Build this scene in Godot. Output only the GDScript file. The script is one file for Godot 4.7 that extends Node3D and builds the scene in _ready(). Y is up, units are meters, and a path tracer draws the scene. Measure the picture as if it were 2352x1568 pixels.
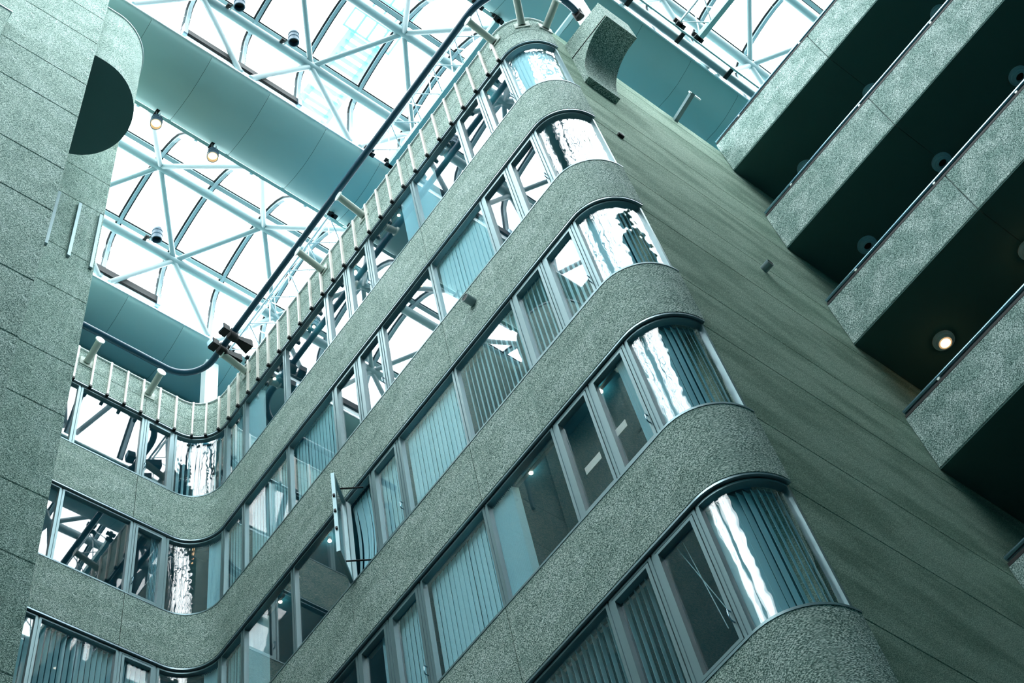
extends Node3D
# A concrete atrium seen from its floor, looking steeply up. x runs along the side wall, -z along the main facade, y up; the eye is the origin, the floor lies 1.6 m below it.

const FLOOR_Y := -1.6
const STOREY := 3.6
const HEAD := 27.15            # window head of the top row
const SILL := 25.02            # window sill of the top row
const TOP := 28.42             # parapet top
const FX := 8.98               # glass plane of the main facade
const WZ := -15.70             # glass plane of the rear wing
const RIM := 32.0              # height of the roof beams' near rims
const BAY := 6.0               # beam spacing in depth
const BEAM0 := 3.72            # depth of the first beam's near rim in front of the eye

var M := {}
var used := {}
var rng := RandomNumberGenerator.new()
var words := ["first", "second", "third", "fourth", "fifth", "sixth", "seventh", "eighth", "ninth", "tenth", "eleventh", "twelfth", "thirteenth", "fourteenth"]
var rows := ["top", "second", "third", "fourth", "fifth"]

func _ready() -> void:
	rng.seed = 7
	view()
	materials()
	shell()
	facade()
	right_wall()
	galleries()
	tower()
	roof()
	fittings()

# ------------------------------------------------------------------ camera, sky
func view() -> void:
	var cam := Camera3D.new()
	cam.name = "camera"
	cam.basis = Basis(Vector3(0.78497676, -0.14859823, 0.60143998), Vector3(-0.46803341, 0.49381332, 0.73286638), Vector3(-0.40590173, -0.85677708, 0.31808304))
	cam.fov = 25.5337
	cam.near = 0.1
	cam.far = 400.0
	add_child(cam)
	cam.current = true
	var env := Environment.new()
	var sky := Sky.new()
	var sm := ProceduralSkyMaterial.new()
	sm.sky_top_color = Color(0.945, 0.99, 1.0)
	sm.sky_horizon_color = Color(0.94, 0.985, 1.0)
	sm.ground_bottom_color = Color(0.30, 0.40, 0.40)
	sm.ground_horizon_color = Color(0.45, 0.55, 0.56)
	sm.energy_multiplier = 1.0
	sky.sky_material = sm
	env.background_mode = Environment.BG_SKY
	env.sky = sky
	env.background_energy_multiplier = 5.0
	env.tonemap_mode = Environment.TONE_MAPPER_LINEAR
	env.tonemap_exposure = 2.4
	env.sdfgi_enabled = true
	env.ssao_enabled = true
	env.ssil_enabled = true
	var we := WorldEnvironment.new()
	we.name = "sky_environment"
	we.environment = env
	add_child(we)

# ------------------------------------------------------------------ materials
func noise_tex(size: int, freq: float, seed_: int, oct: int, ramp: Array, kind := FastNoiseLite.TYPE_SIMPLEX_SMOOTH, normal := false) -> NoiseTexture2D:
	var n := FastNoiseLite.new()
	n.noise_type = kind
	n.seed = seed_
	n.frequency = freq
	n.fractal_octaves = oct
	n.fractal_type = FastNoiseLite.FRACTAL_FBM if oct > 1 else FastNoiseLite.FRACTAL_NONE
	var t := NoiseTexture2D.new()
	t.width = size
	t.height = size
	t.seamless = true
	t.noise = n
	if normal:
		t.as_normal_map = true
		t.bump_strength = 3.0
	elif ramp.size():
		var g := Gradient.new()
		var off := PackedFloat32Array()
		var col := PackedColorArray()
		for r in ramp:
			off.append(r[0])
			col.append(r[1])
		g.offsets = off
		g.colors = col
		t.color_ramp = g
	return t

func plain(name_: String, c: Color, rough := 0.6, metal := 0.0) -> StandardMaterial3D:
	var m := StandardMaterial3D.new()
	m.resource_name = name_
	m.albedo_color = c
	m.roughness = rough
	m.metallic = metal
	M[name_] = m
	return m

func stone(name_: String, tint: Color, grain: Texture2D, stain: Texture2D, bump: Texture2D, sc: Vector3, sc2: Vector3, relief: float) -> void:
	var m := plain(name_, tint, 0.9)
	m.metallic_specular = 0.25
	m.albedo_texture = grain
	m.uv1_triplanar = true
	m.uv1_world_triplanar = true
	m.uv1_scale = sc
	m.uv1_triplanar_sharpness = 8.0
	m.detail_enabled = true
	m.detail_albedo = stain
	m.detail_blend_mode = BaseMaterial3D.BLEND_MODE_MUL
	m.detail_uv_layer = BaseMaterial3D.DETAIL_UV_2
	m.uv2_triplanar = true
	m.uv2_world_triplanar = true
	m.uv2_scale = sc2
	m.uv2_triplanar_sharpness = 8.0
	if relief > 0.0:
		m.heightmap_enabled = true
		m.heightmap_texture = bump
		m.heightmap_scale = relief

func materials() -> void:
	var a := [[0.27, Color(0.32, 0.41, 0.395)], [0.42, Color(0.57, 0.645, 0.625)], [0.56, Color(0.73, 0.785, 0.77)], [0.73, Color(0.98, 0.99, 0.98)]]
	var grain := noise_tex(1024, 0.11, 3, 2, a, FastNoiseLite.TYPE_VALUE_CUBIC)
	var bump := noise_tex(1024, 0.11, 3, 2, [], FastNoiseLite.TYPE_VALUE_CUBIC)
	var b := [[0.25, Color(0.46, 0.53, 0.50)], [0.45, Color(0.61, 0.67, 0.645)], [0.6, Color(0.71, 0.76, 0.735)], [0.78, Color(0.89, 0.92, 0.90)]]
	var fine := noise_tex(1024, 0.13, 11, 2, b, FastNoiseLite.TYPE_VALUE_CUBIC)
	var stain := noise_tex(512, 0.018, 5, 4, [[0.25, Color(0.90, 0.92, 0.91)], [0.5, Color(0.96, 0.97, 0.96)], [0.75, Color(1, 1, 1)]])
	var band_stain := noise_tex(512, 0.016, 9, 4, [[0.25, Color(0.81, 0.85, 0.835)], [0.45, Color(0.90, 0.92, 0.91)], [0.65, Color(1, 1, 1)]])
	var mottle := noise_tex(512, 0.014, 17, 5, [[0.28, Color(0.83, 0.875, 0.865)], [0.5, Color(0.92, 0.94, 0.935)], [0.68, Color(1, 1, 1)]])
	stone("aggregate", Color(0.93, 0.96, 0.945), grain, stain, bump, Vector3(0.8, 0.95, 0.8), Vector3(0.11, 0.2, 0.11), 0.4)
	stone("side_concrete", Color(0.905, 0.955, 0.90), fine, band_stain, bump, Vector3(0.8, 1.1, 0.8), Vector3(0.05, 0.16, 0.05), 0.0)
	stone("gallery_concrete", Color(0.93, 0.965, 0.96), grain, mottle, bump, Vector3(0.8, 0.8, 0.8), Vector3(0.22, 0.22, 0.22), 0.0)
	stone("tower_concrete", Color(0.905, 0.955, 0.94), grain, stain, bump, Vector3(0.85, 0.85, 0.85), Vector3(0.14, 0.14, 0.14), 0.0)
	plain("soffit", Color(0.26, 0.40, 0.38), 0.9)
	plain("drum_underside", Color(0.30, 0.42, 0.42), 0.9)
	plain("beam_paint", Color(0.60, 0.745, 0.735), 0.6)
	plain("rim_white", Color(0.90, 0.94, 0.95), 0.5)
	plain("steel_paint", Color(0.49, 0.575, 0.59), 0.4)
	plain("bar_paint", Color(0.50, 0.60, 0.63), 0.4)
	plain("column_paint", Color(0.86, 0.92, 0.92), 0.5)
	plain("aluminium", Color(0.49, 0.59, 0.61), 0.4, 0.5)
	plain("trim_metal", Color(0.58, 0.66, 0.69), 0.35, 0.7)
	plain("gasket", Color(0.03, 0.06, 0.07), 0.6)
	plain("dark_metal", Color(0.015, 0.035, 0.045), 0.7)
	plain("rail_blue", Color(0.09, 0.29, 0.38), 0.35)
	plain("rail_chrome", Color(0.55, 0.68, 0.75), 0.2, 0.9)
	plain("fin_white", Color(0.93, 0.90, 0.87), 0.5)
	plain("stub_paint", Color(0.70, 0.74, 0.70), 0.5)
	plain("plate_white", Color(0.90, 0.94, 0.92), 0.4)
	plain("blind", Color(0.74, 0.955, 1.0), 0.7)
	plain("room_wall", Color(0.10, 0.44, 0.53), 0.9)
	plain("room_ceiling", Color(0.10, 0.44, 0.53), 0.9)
	plain("paper", Color(0.92, 0.95, 0.93), 0.8)
	plain("floor_stone", Color(0.25, 0.40, 0.40), 0.8)
	plain("far_concrete", Color(0.20, 0.40, 0.42), 0.9)
	plain("stair_panel", Color(0.62, 0.82, 0.93), 0.7).backlight_enabled = true
	M.stair_panel.backlight = Color(0.70, 0.84, 0.93)
	plain("lamp_body", Color(0.22, 0.33, 0.40), 0.4)
	plain("lamp_shell", Color(0.60, 0.76, 0.80), 0.5)
	var g := plain("glass", Color(0.30, 0.62, 0.72, 0.02), 0.0)
	g.transparency = BaseMaterial3D.TRANSPARENCY_ALPHA
	g.metallic_specular = 0.5
	var rg := plain("roof_glass", Color(0.92, 0.98, 1.0, 0.06), 0.05)
	rg.transparency = BaseMaterial3D.TRANSPARENCY_ALPHA
	var cg := plain("curved_glass", Color(0.30, 0.62, 0.72, 0.02), 0.0)
	cg.transparency = BaseMaterial3D.TRANSPARENCY_ALPHA
	cg.normal_enabled = true
	cg.normal_texture = noise_tex(512, 0.012, 21, 2, [], FastNoiseLite.TYPE_SIMPLEX_SMOOTH, true)
	cg.normal_scale = 0.42
	cg.uv1_triplanar = true
	cg.uv1_scale = Vector3(1.3, 0.34, 1.3)
	var bl := plain("globe_glow", Color(1, 0.97, 0.9), 0.4)
	bl.emission_enabled = true
	bl.emission = Color(1.0, 0.97, 0.88)
	bl.emission_energy_multiplier = 4.0
	var wl := plain("warm_glow", Color(1, 0.85, 0.65), 0.4)
	wl.emission_enabled = true
	wl.emission = Color(1.0, 0.78, 0.5)
	wl.emission_energy_multiplier = 1.6

# ------------------------------------------------------------------ naming
func numbered(n: String) -> String:
	used[n] = used.get(n, -1) + 1
	return n if used[n] == 0 else "%s_%03d" % [n, used[n]]

func tag(o: Node3D, label: String, category: String, group := "", kind := "") -> Node3D:
	o.set_meta("label", label)
	o.set_meta("category", category)
	if group:
		o.set_meta("group", group)
	if kind:
		o.set_meta("kind", kind)
	return o

func thing(called: String, label: String, category: String, group := "", kind := "", at := Vector3.ZERO) -> Node3D:
	var o := Node3D.new()
	o.name = numbered(called)
	o.position = at
	add_child(o)
	return tag(o, label, category, group, kind)

func part(called: String, st: SurfaceTool, mat: String, parent: Node3D, at := Vector3.ZERO) -> MeshInstance3D:
	st.generate_normals()
	return put(called, st.commit(), mat, parent, at)

func put(called: String, mesh: Mesh, mat: String, parent: Node3D, at := Vector3.ZERO) -> MeshInstance3D:
	var o := MeshInstance3D.new()
	var key := str(parent.get_instance_id()) + called
	used[key] = used.get(key, -1) + 1
	o.name = called if used[key] == 0 else "%s_%03d" % [called, used[key]]
	o.mesh = mesh
	o.material_override = M[mat]
	o.position = at
	parent.add_child(o, true)
	return o

# ------------------------------------------------------------------ shapes
func new_st() -> SurfaceTool:
	var st := SurfaceTool.new()
	st.begin(Mesh.PRIMITIVE_TRIANGLES)
	st.set_smooth_group(-1)
	return st

func quad(st: SurfaceTool, a: Vector3, b: Vector3, c: Vector3, d: Vector3) -> void:
	for v in [a, c, b, a, d, c]:
		st.add_vertex(v)

func tri(st: SurfaceTool, a: Vector3, b: Vector3, c: Vector3) -> void:
	for v in [a, c, b]:
		st.add_vertex(v)

func obox(st: SurfaceTool, xf: Transform3D, s: Vector3) -> void:
	var h := s / 2.0
	for ax in 3:
		for sg in [-1.0, 1.0]:
			var n := Vector3.ZERO
			n[ax] = sg
			var u := Vector3.ZERO
			u[(ax + 1) % 3] = 1.0
			var w := n.cross(u)
			quad(st, xf * (h * (n - u - w)), xf * (h * (n + u - w)), xf * (h * (n + u + w)), xf * (h * (n - u + w)))

func box(st: SurfaceTool, lo: Vector3, hi: Vector3) -> void:
	obox(st, Transform3D(Basis(), (lo + hi) / 2.0), hi - lo)

func chamfer(st: SurfaceTool, lo: Vector3, hi: Vector3, c := 0.012) -> void:
	# a box whose twelve edges are cut
	var m := (lo + hi) / 2.0
	var h := (hi - lo) / 2.0
	var k := h - Vector3.ONE * c
	for ax in 3:
		for sg in [-1.0, 1.0]:
			var n := Vector3.ZERO
			n[ax] = sg
			var u := Vector3.ZERO
			u[(ax + 1) % 3] = 1.0
			var w := n.cross(u)
			quad(st, m + h * n + k * (-u - w), m + h * n + k * (u - w), m + h * n + k * (u + w), m + h * n + k * (-u + w))
	for ax in 3:
		var t := Vector3.ZERO
		t[ax] = 1.0
		var u := Vector3.ZERO
		u[(ax + 1) % 3] = 1.0
		var w := t.cross(u)
		for su in [-1.0, 1.0]:
			for sw in [-1.0, 1.0]:
				var p: Vector3 = m + h * u * su + k * w * sw
				var q: Vector3 = m + k * u * su + h * w * sw
				if su * sw > 0:
					quad(st, p - k * t, q - k * t, q + k * t, p + k * t)
				else:
					quad(st, p + k * t, q + k * t, q - k * t, p - k * t)
	for sx in [-1.0, 1.0]:
		for sy in [-1.0, 1.0]:
			for sz in [-1.0, 1.0]:
				var s := Vector3(sx, sy, sz)
				var a := m + s * Vector3(h.x, k.y, k.z)
				var b := m + s * Vector3(k.x, h.y, k.z)
				var d := m + s * Vector3(k.x, k.y, h.z)
				if sx * sy * sz > 0:
					tri(st, a, b, d)
				else:
					tri(st, a, d, b)

func frame_of(dir: Vector3) -> Basis:
	var y := dir.normalized()
	var x := y.cross(Vector3.UP if absf(y.y) < 0.95 else Vector3.RIGHT).normalized()
	return Basis(x, y, x.cross(y))

func lathe(st: SurfaceTool, prof: Array, xf: Transform3D, n := 16, smooth := true) -> void:
	# prof: [radius, height] up the local y axis; sharp corners where a point repeats
	for i in prof.size() - 1:
		st.set_smooth_group(i if smooth else -1)
		for k in n:
			var a0 := TAU * k / n
			var a1 := TAU * (k + 1) / n
			var p0 := xf * Vector3(prof[i][0] * cos(a0), prof[i][1], -prof[i][0] * sin(a0))
			var p1 := xf * Vector3(prof[i][0] * cos(a1), prof[i][1], -prof[i][0] * sin(a1))
			var q0 := xf * Vector3(prof[i + 1][0] * cos(a0), prof[i + 1][1], -prof[i + 1][0] * sin(a0))
			var q1 := xf * Vector3(prof[i + 1][0] * cos(a1), prof[i + 1][1], -prof[i + 1][0] * sin(a1))
			if prof[i][0] < 1e-5:
				tri(st, p0, q1, q0)
			elif prof[i + 1][0] < 1e-5:
				tri(st, p0, p1, q0)
			else:
				quad(st, p0, p1, q1, q0)
	st.set_smooth_group(-1)

func rod(st: SurfaceTool, a: Vector3, b: Vector3, r: float, n := 12, r2 := -1.0) -> void:
	var l := a.distance_to(b)
	var e := r if r2 < 0.0 else r2
	lathe(st, [[0.0, 0.0], [r, 0.0], [e, l], [0.0, l]], Transform3D(frame_of(b - a), a), n)

func bar(st: SurfaceTool, a: Vector3, b: Vector3, w: float, d: float, up := Vector3.UP) -> void:
	var y := (b - a).normalized()
	var x := y.cross(up).normalized()
	obox(st, Transform3D(Basis(x, y, x.cross(y)), (a + b) / 2.0), Vector3(w, a.distance_to(b), d))

func pipe(st: SurfaceTool, pts: Array, r: float, n := 14) -> void:
	# one smooth tube along the points
	var rings := []
	for i in pts.size():
		var t: Vector3 = (pts[mini(i + 1, pts.size() - 1)] - pts[maxi(i - 1, 0)])
		var f := frame_of(t)
		var ring := []
		for k in n:
			ring.append(pts[i] + f.x * (r * cos(TAU * k / n)) - f.z * (r * sin(TAU * k / n)))
		rings.append(ring)
	st.set_smooth_group(0)
	for i in pts.size() - 1:
		for k in n:
			quad(st, rings[i][k], rings[i][(k + 1) % n], rings[i + 1][(k + 1) % n], rings[i + 1][k])
	st.set_smooth_group(-1)
	for k in n:
		tri(st, pts[0], rings[0][(k + 1) % n], rings[0][k])
		tri(st, pts[-1], rings[-1][k], rings[-1][(k + 1) % n])

# the line of the glass in plan: convex corner at the side wall, main facade, hollow corner, rear wing
const CR := 0.72
const VR := 0.75
const S1 := 1.131
const S2 := 10.831
const S3 := 12.009
const S4 := 18.0

func fp(s: float, o: float) -> Vector2:
	if s < S1:
		var a := s / S1 * PI / 2.0
		return Vector2(9.70, -5.25) + Vector2(-sin(a), cos(a)) * (CR + o)
	if s < S2:
		return Vector2(FX - o, -5.25 - (s - S1))
	if s < S3:
		var a := (s - S2) / (S3 - S2) * PI / 2.0
		return Vector2(8.23, -14.95) + Vector2(cos(a), -sin(a)) * (VR - o)
	return Vector2(8.23 - (s - S3), WZ + o)

func f3(s: float, o: float, y: float) -> Vector3:
	var p := fp(s, o)
	return Vector3(p.x, y, p.y)

func sz(z: float) -> float:
	return S1 + (-5.25 - z)

func sx(x: float) -> float:
	return S3 + (8.23 - x)

func cuts(s0: float, s1: float, step := 0.10) -> Array:
	var out := [s0]
	for arc in [[0.0, S1], [S2, S3]]:
		var n := 12
		for k in n + 1:
			var s: float = lerpf(arc[0], arc[1], float(k) / n)
			if s > s0 + 0.004 and s < s1 - 0.004:
				out.append(s)
	out.append(s1)
	return out

func band(st: SurfaceTool, s0: float, s1: float, y0: float, y1: float, oi: float, oo: float) -> void:
	# a strip along the glass line between two heights, from offset oi (in) to oo (out towards the hall)
	var c := cuts(s0, s1)
	for i in c.size() - 1:
		var a: float = c[i]
		var b: float = c[i + 1]
		st.set_smooth_group(0)
		quad(st, f3(b, oo, y0), f3(a, oo, y0), f3(a, oo, y1), f3(b, oo, y1))
		st.set_smooth_group(1)
		quad(st, f3(a, oi, y0), f3(b, oi, y0), f3(b, oi, y1), f3(a, oi, y1))
		st.set_smooth_group(-1)
		quad(st, f3(b, oo, y1), f3(a, oo, y1), f3(a, oi, y1), f3(b, oi, y1))
		quad(st, f3(a, oo, y0), f3(b, oo, y0), f3(b, oi, y0), f3(a, oi, y0))
	quad(st, f3(s0, oo, y0), f3(s0, oi, y0), f3(s0, oi, y1), f3(s0, oo, y1))
	quad(st, f3(s1, oi, y0), f3(s1, oo, y0), f3(s1, oo, y1), f3(s1, oi, y1))

# ------------------------------------------------------------------ shell
func slab(called: String, label: String, lo: Vector3, hi: Vector3, mat: String, category: String) -> void:
	var st := new_st()
	box(st, lo, hi)
	st.generate_normals()
	var o := MeshInstance3D.new()
	o.name = numbered(called)
	o.mesh = st.commit()
	o.material_override = M[mat]
	add_child(o)
	tag(o, label, category, "", "structure")

func shell() -> void:
	slab("floor", "pale stone floor of the atrium hall far below", Vector3(-14, FLOOR_Y - 0.3, -24), Vector3(22, FLOOR_Y, 9), "floor_stone", "floor")
	slab("wall_near", "concrete end wall of the hall behind the eye", Vector3(-14, FLOOR_Y, 9), Vector3(22, 32.4, 9.4), "far_concrete", "wall")
	slab("wall_outer", "concrete outer wall on the far side of the hall", Vector3(-14.4, FLOOR_Y, -24), Vector3(-14, 32.4, 9.4), "far_concrete", "wall")
	slab("wall_rear", "concrete wall closing the rear wing's offices", Vector3(-14, FLOOR_Y, -24.4), Vector3(22, 32.4, -24), "room_wall", "wall")
	slab("wall_gallery", "wall at the back of the open galleries", Vector3(18.0, FLOOR_Y, -24), Vector3(18.4, 31.5, 9), "room_wall", "wall")
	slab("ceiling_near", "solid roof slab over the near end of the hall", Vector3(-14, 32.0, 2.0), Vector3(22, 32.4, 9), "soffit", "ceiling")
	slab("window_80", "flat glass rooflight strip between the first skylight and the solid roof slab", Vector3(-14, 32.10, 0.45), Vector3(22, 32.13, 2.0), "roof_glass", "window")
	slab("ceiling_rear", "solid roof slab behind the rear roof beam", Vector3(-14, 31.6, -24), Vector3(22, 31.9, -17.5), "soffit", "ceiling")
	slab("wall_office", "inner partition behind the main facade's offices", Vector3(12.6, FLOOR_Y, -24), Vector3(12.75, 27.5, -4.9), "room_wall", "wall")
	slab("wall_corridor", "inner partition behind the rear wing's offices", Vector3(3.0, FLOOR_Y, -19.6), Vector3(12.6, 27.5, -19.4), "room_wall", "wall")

func is_casement(i: int) -> bool:
	return i in [1, 2, 5, 6, 11]

func facade() -> void:
	# where the panes meet, along the glass line
	var b := [0.0, sz(-5.30), sz(-6.05), sz(-6.80), sz(-8.30), sz(-9.80), sz(-10.55), sz(-11.30), sz(-12.80), sz(-14.30), sz(-15.0), sx(8.17), sx(7.46), sx(6.0), sx(4.5), sx(3.0)]
	var counts := [14, 14, 14, 10, 8]
	var joints := [0.0, sz(-8.28), sz(-11.25), sz(-14.2), sx(7.42), sx(4.45), S4]
	var wall := thing("wall_main", "exposed aggregate spandrel bands running along the main facade and round both corners", "wall", "", "structure")
	# parapet in two courses, spandrels, each in the lengths that its joints mark
	for j in joints.size() - 1:
		var j0: float = joints[j] + (0.0 if j == 0 else 0.006)
		var j1: float = joints[j + 1] - 0.006
		var st := new_st()
		band(st, j0, j1, HEAD + 0.055, 27.795, -0.14, 0.052)
		part("parapet_panel", st, "aggregate", wall)
		st = new_st()
		band(st, j0, j1, 27.815, TOP, -0.14, 0.05)
		part("coping_panel", st, "aggregate", wall)
		for k in 5:
			st = new_st()
			band(st, j0, j1, HEAD - STOREY * (k + 1) + 0.055, SILL - STOREY * k - 0.05, -0.14, 0.052)
			part("spandrel_panel", st, "aggregate", wall)
	for k in 6:
		var jb := new_st()
		if k == 0:
			band(jb, 0.01, S4, HEAD + 0.07, TOP - 0.03, -0.13, 0.03)
		else:
			band(jb, 0.01, S4, HEAD - STOREY * k + 0.07, SILL - STOREY * (k - 1) - 0.06, -0.13, 0.03)
		part("joint_backing", jb, "gasket", wall)
	var low := new_st()
	band(low, 0.0, S4, FLOOR_Y, HEAD - STOREY * 5 + 0.06, -0.14, 0.0)
	part("lower_wall", low, "room_wall", wall)
	var cap := new_st()
	band(cap, 0.0, S4, TOP, TOP + 0.02, -0.16, 0.085)
	part("coping_strip", cap, "rim_white", wall)
	# strips fixed across the parapet
	var fs := []
	for z in [-5.34, -5.68, -6.08, -6.48, -6.87, -7.265, -7.665, -8.06, -8.46, -8.85, -9.245, -9.64, -10.08, -10.525, -10.917, -11.297, -11.69, -12.11, -12.5, -12.885, -13.275, -13.675, -14.05, -14.44, -14.80]:
		fs.append(sz(z))
	fs.append(S2 + 0.22)
	fs.append(S2 + 0.56)
	fs.append(S2 + 0.88)
	for x in [8.108, 7.71, 7.312, 6.927, 6.533, 6.15, 5.764, 5.37]:
		fs.append(sx(x))
	for s in fs:
		var st := new_st()
		band(st, s - 0.022, s + 0.022, HEAD + 0.03, TOP + 0.03, 0.054, 0.10)
		var f := part("fin", st, "fin_white", wall)
		st = new_st()
		band(st, s - 0.03, s + 0.03, HEAD - 0.03, HEAD + 0.03, 0.035, 0.11)
		part("clip", st, "gasket", f)
	# floors and ceilings between the rows
	for k in 6:
		var y := HEAD - STOREY * k + 0.05
		var st := new_st()
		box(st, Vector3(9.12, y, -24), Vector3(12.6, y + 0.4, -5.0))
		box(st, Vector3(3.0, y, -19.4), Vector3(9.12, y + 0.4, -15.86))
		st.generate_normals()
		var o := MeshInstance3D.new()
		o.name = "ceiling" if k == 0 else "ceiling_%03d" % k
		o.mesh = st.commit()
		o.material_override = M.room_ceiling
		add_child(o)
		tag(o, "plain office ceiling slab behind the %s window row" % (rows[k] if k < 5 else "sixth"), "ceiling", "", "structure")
	# windows
	var wn := 0
	for k in 5:
		var y0 := SILL - STOREY * k
		var y1 := HEAD - STOREY * k
		var tr := thing("trim_%d" % (k + 1), "bright metal head and sill trims following the %s window row" % rows[k], "trim", "", "structure")
		var st := new_st()
		band(st, 0.0, S4, y1 + 0.015, y1 + 0.05, -0.06, 0.046)
		part("head_trim", st, "trim_metal", tr)
		st = new_st()
		band(st, 0.0, S4, y1 - 0.01, y1 + 0.015, -0.10, -0.005)
		part("shadow_gap", st, "gasket", tr)
		st = new_st()
		band(st, 0.0, S4, y0 - 0.048, y0 - 0.012, -0.06, 0.06)
		part("sill_trim", st, "aluminium", tr)
		for i in counts[k]:
			wn += 1
			window(wn, k, i, b[i], b[i + 1], y0, y1)
		if counts[k] < 14:
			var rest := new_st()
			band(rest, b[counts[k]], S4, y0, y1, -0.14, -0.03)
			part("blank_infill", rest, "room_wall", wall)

func window(n: int, k: int, i: int, s0: float, s1: float, y0: float, y1: float) -> void:
	var curved := i == 0 or i == 10
	var what := "curved corner window" if i == 0 else ("hollow corner window" if i == 10 else ("casement window" if is_casement(i) else "fixed window"))
	var w := thing("window_%d" % n, "%s in the %s row, number %s along from the rounded corner" % [what, rows[k], words[i]], "window", "", "structure")
	var g := 0.012
	var a := s0 + g
	var c := s1 - g
	var st := new_st()
	var fw := 0.042
	band(st, a, a + fw, y0, y1 - 0.01, -0.085, 0.005)
	band(st, c - fw, c, y0, y1 - 0.01, -0.085, 0.005)
	band(st, a + fw, c - fw, y0, y0 + 0.045, -0.085, 0.004)
	band(st, a + fw, c - fw, y1 - 0.045, y1 - 0.01, -0.085, 0.006)
	part("frame", st, "aluminium", w)
	st = new_st()
	band(st, maxf(s0 - g, 0.0), s0 + g, y0 - 0.01, y1 - 0.01, -0.09, -0.012)
	part("mullion", st, "trim_metal" if i == 0 else "aluminium", w)
	var e := fw
	if is_casement(i):
		if k == 2 and i == 6:
			open_sash(w, a + fw, c - fw, y0 + 0.045, y1 - 0.065)
			blinds(k, i, a, c, y0, y1)
			return
		var sash := sash_mesh(a + fw + 0.006, c - fw - 0.006, y0 + 0.05, y1 - 0.07)
		part("sash", sash, "aluminium", w)
		e = fw + 0.052
		if i in [1, 5, 11]:
			var h := new_st()
			var sh := a + e - 0.03 if i != 11 else c - e + 0.03
			var p0 := f3(sh, 0.02, y0 + 0.30)
			var nrm := (f3(sh, 0.1, 0.0) - f3(sh, 0.0, 0.0)).normalized()
			pipe(h, [p0, p0 + nrm * 0.05, p0 + nrm * 0.06 + Vector3(0, 0.03, 0), p0 + nrm * 0.06 + Vector3(0, 0.13, 0), p0 + nrm * 0.05 + Vector3(0, 0.16, 0), p0 + Vector3(0, 0.16, 0)], 0.009, 8)
			part("handle", h, "rail_chrome", w)
	st = new_st()
	band(st, a + e - 0.01, c - e + 0.01, y0 + 0.04, y1 - 0.04, -0.046, -0.038)
	part("pane", st, "curved_glass" if curved else "glass", w)
	blinds(k, i, a, c, y0, y1)

func sash_mesh(a: float, c: float, y0: float, y1: float) -> SurfaceTool:
	var st := new_st()
	var q := 0.046
	band(st, a, a + q, y0, y1, -0.07, 0.016)
	band(st, c - q, c, y0, y1, -0.07, 0.016)
	band(st, a + q, c - q, y0, y0 + q, -0.07, 0.016)
	band(st, a + q, c - q, y1 - q, y1, -0.07, 0.016)
	return st

func open_sash(w: Node3D, a: float, c: float, y0: float, y1: float) -> void:
	# hinged at its far stile, its near stile swung out into the hall
	var hinge := f3(c, 0.03, 0.0)
	var out := (Vector3(8.44, 0, -10.85) - hinge)
	out.y = 0
	var L := c - a
	out = out.normalized()
	var nrm := out.cross(Vector3.UP)
	var bs := Basis(out, Vector3.UP, out.cross(Vector3.UP))
	var h := y1 - y0
	var st := new_st()
	for r in [[Vector3(0.035, h / 2, 0), Vector3(0.07, h, 0.06)], [Vector3(L - 0.035, h / 2, 0), Vector3(0.07, h, 0.06)], [Vector3(L / 2, 0.035, 0), Vector3(L - 0.14, 0.07, 0.06)], [Vector3(L / 2, h - 0.035, 0), Vector3(L - 0.14, 0.07, 0.06)]]:
		obox(st, Transform3D(bs, hinge + Vector3(0, y0, 0) + bs * r[0]), r[1])
	var sash := part("open_sash", st, "aluminium", w)
	sash.set_meta("label", "sash swung open into the hall")
	st = new_st()
	obox(st, Transform3D(bs, hinge + Vector3(0, y0, 0) + bs * Vector3(L / 2, h / 2, 0)), Vector3(L - 0.12, h - 0.12, 0.008))
	part("pane", st, "glass", sash)
	for yy in [0.55, 1.0, 1.4]:
		st = new_st()
		obox(st, Transform3D(bs, hinge + Vector3(0, y0 + yy, 0) + bs * Vector3(L + 0.01, 0, 0)), Vector3(0.03, 0.05, 0.035))
		part("latch", st, "dark_metal", sash)
	for yy in [y0 + 0.1, y1 - 0.05]:
		st = new_st()
		bar(st, f3(lerpf(a, c, 0.30), -0.02, yy), Vector3(hinge.x, yy, hinge.z) + out * (L * 0.55), 0.025, 0.012)
		part("stay", st, "dark_metal", w)
	st = new_st()
	band(st, c - 0.05, c, y0, y1, -0.05, 0.03)
	part("hinge_stile", st, "rim_white", w)

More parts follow.
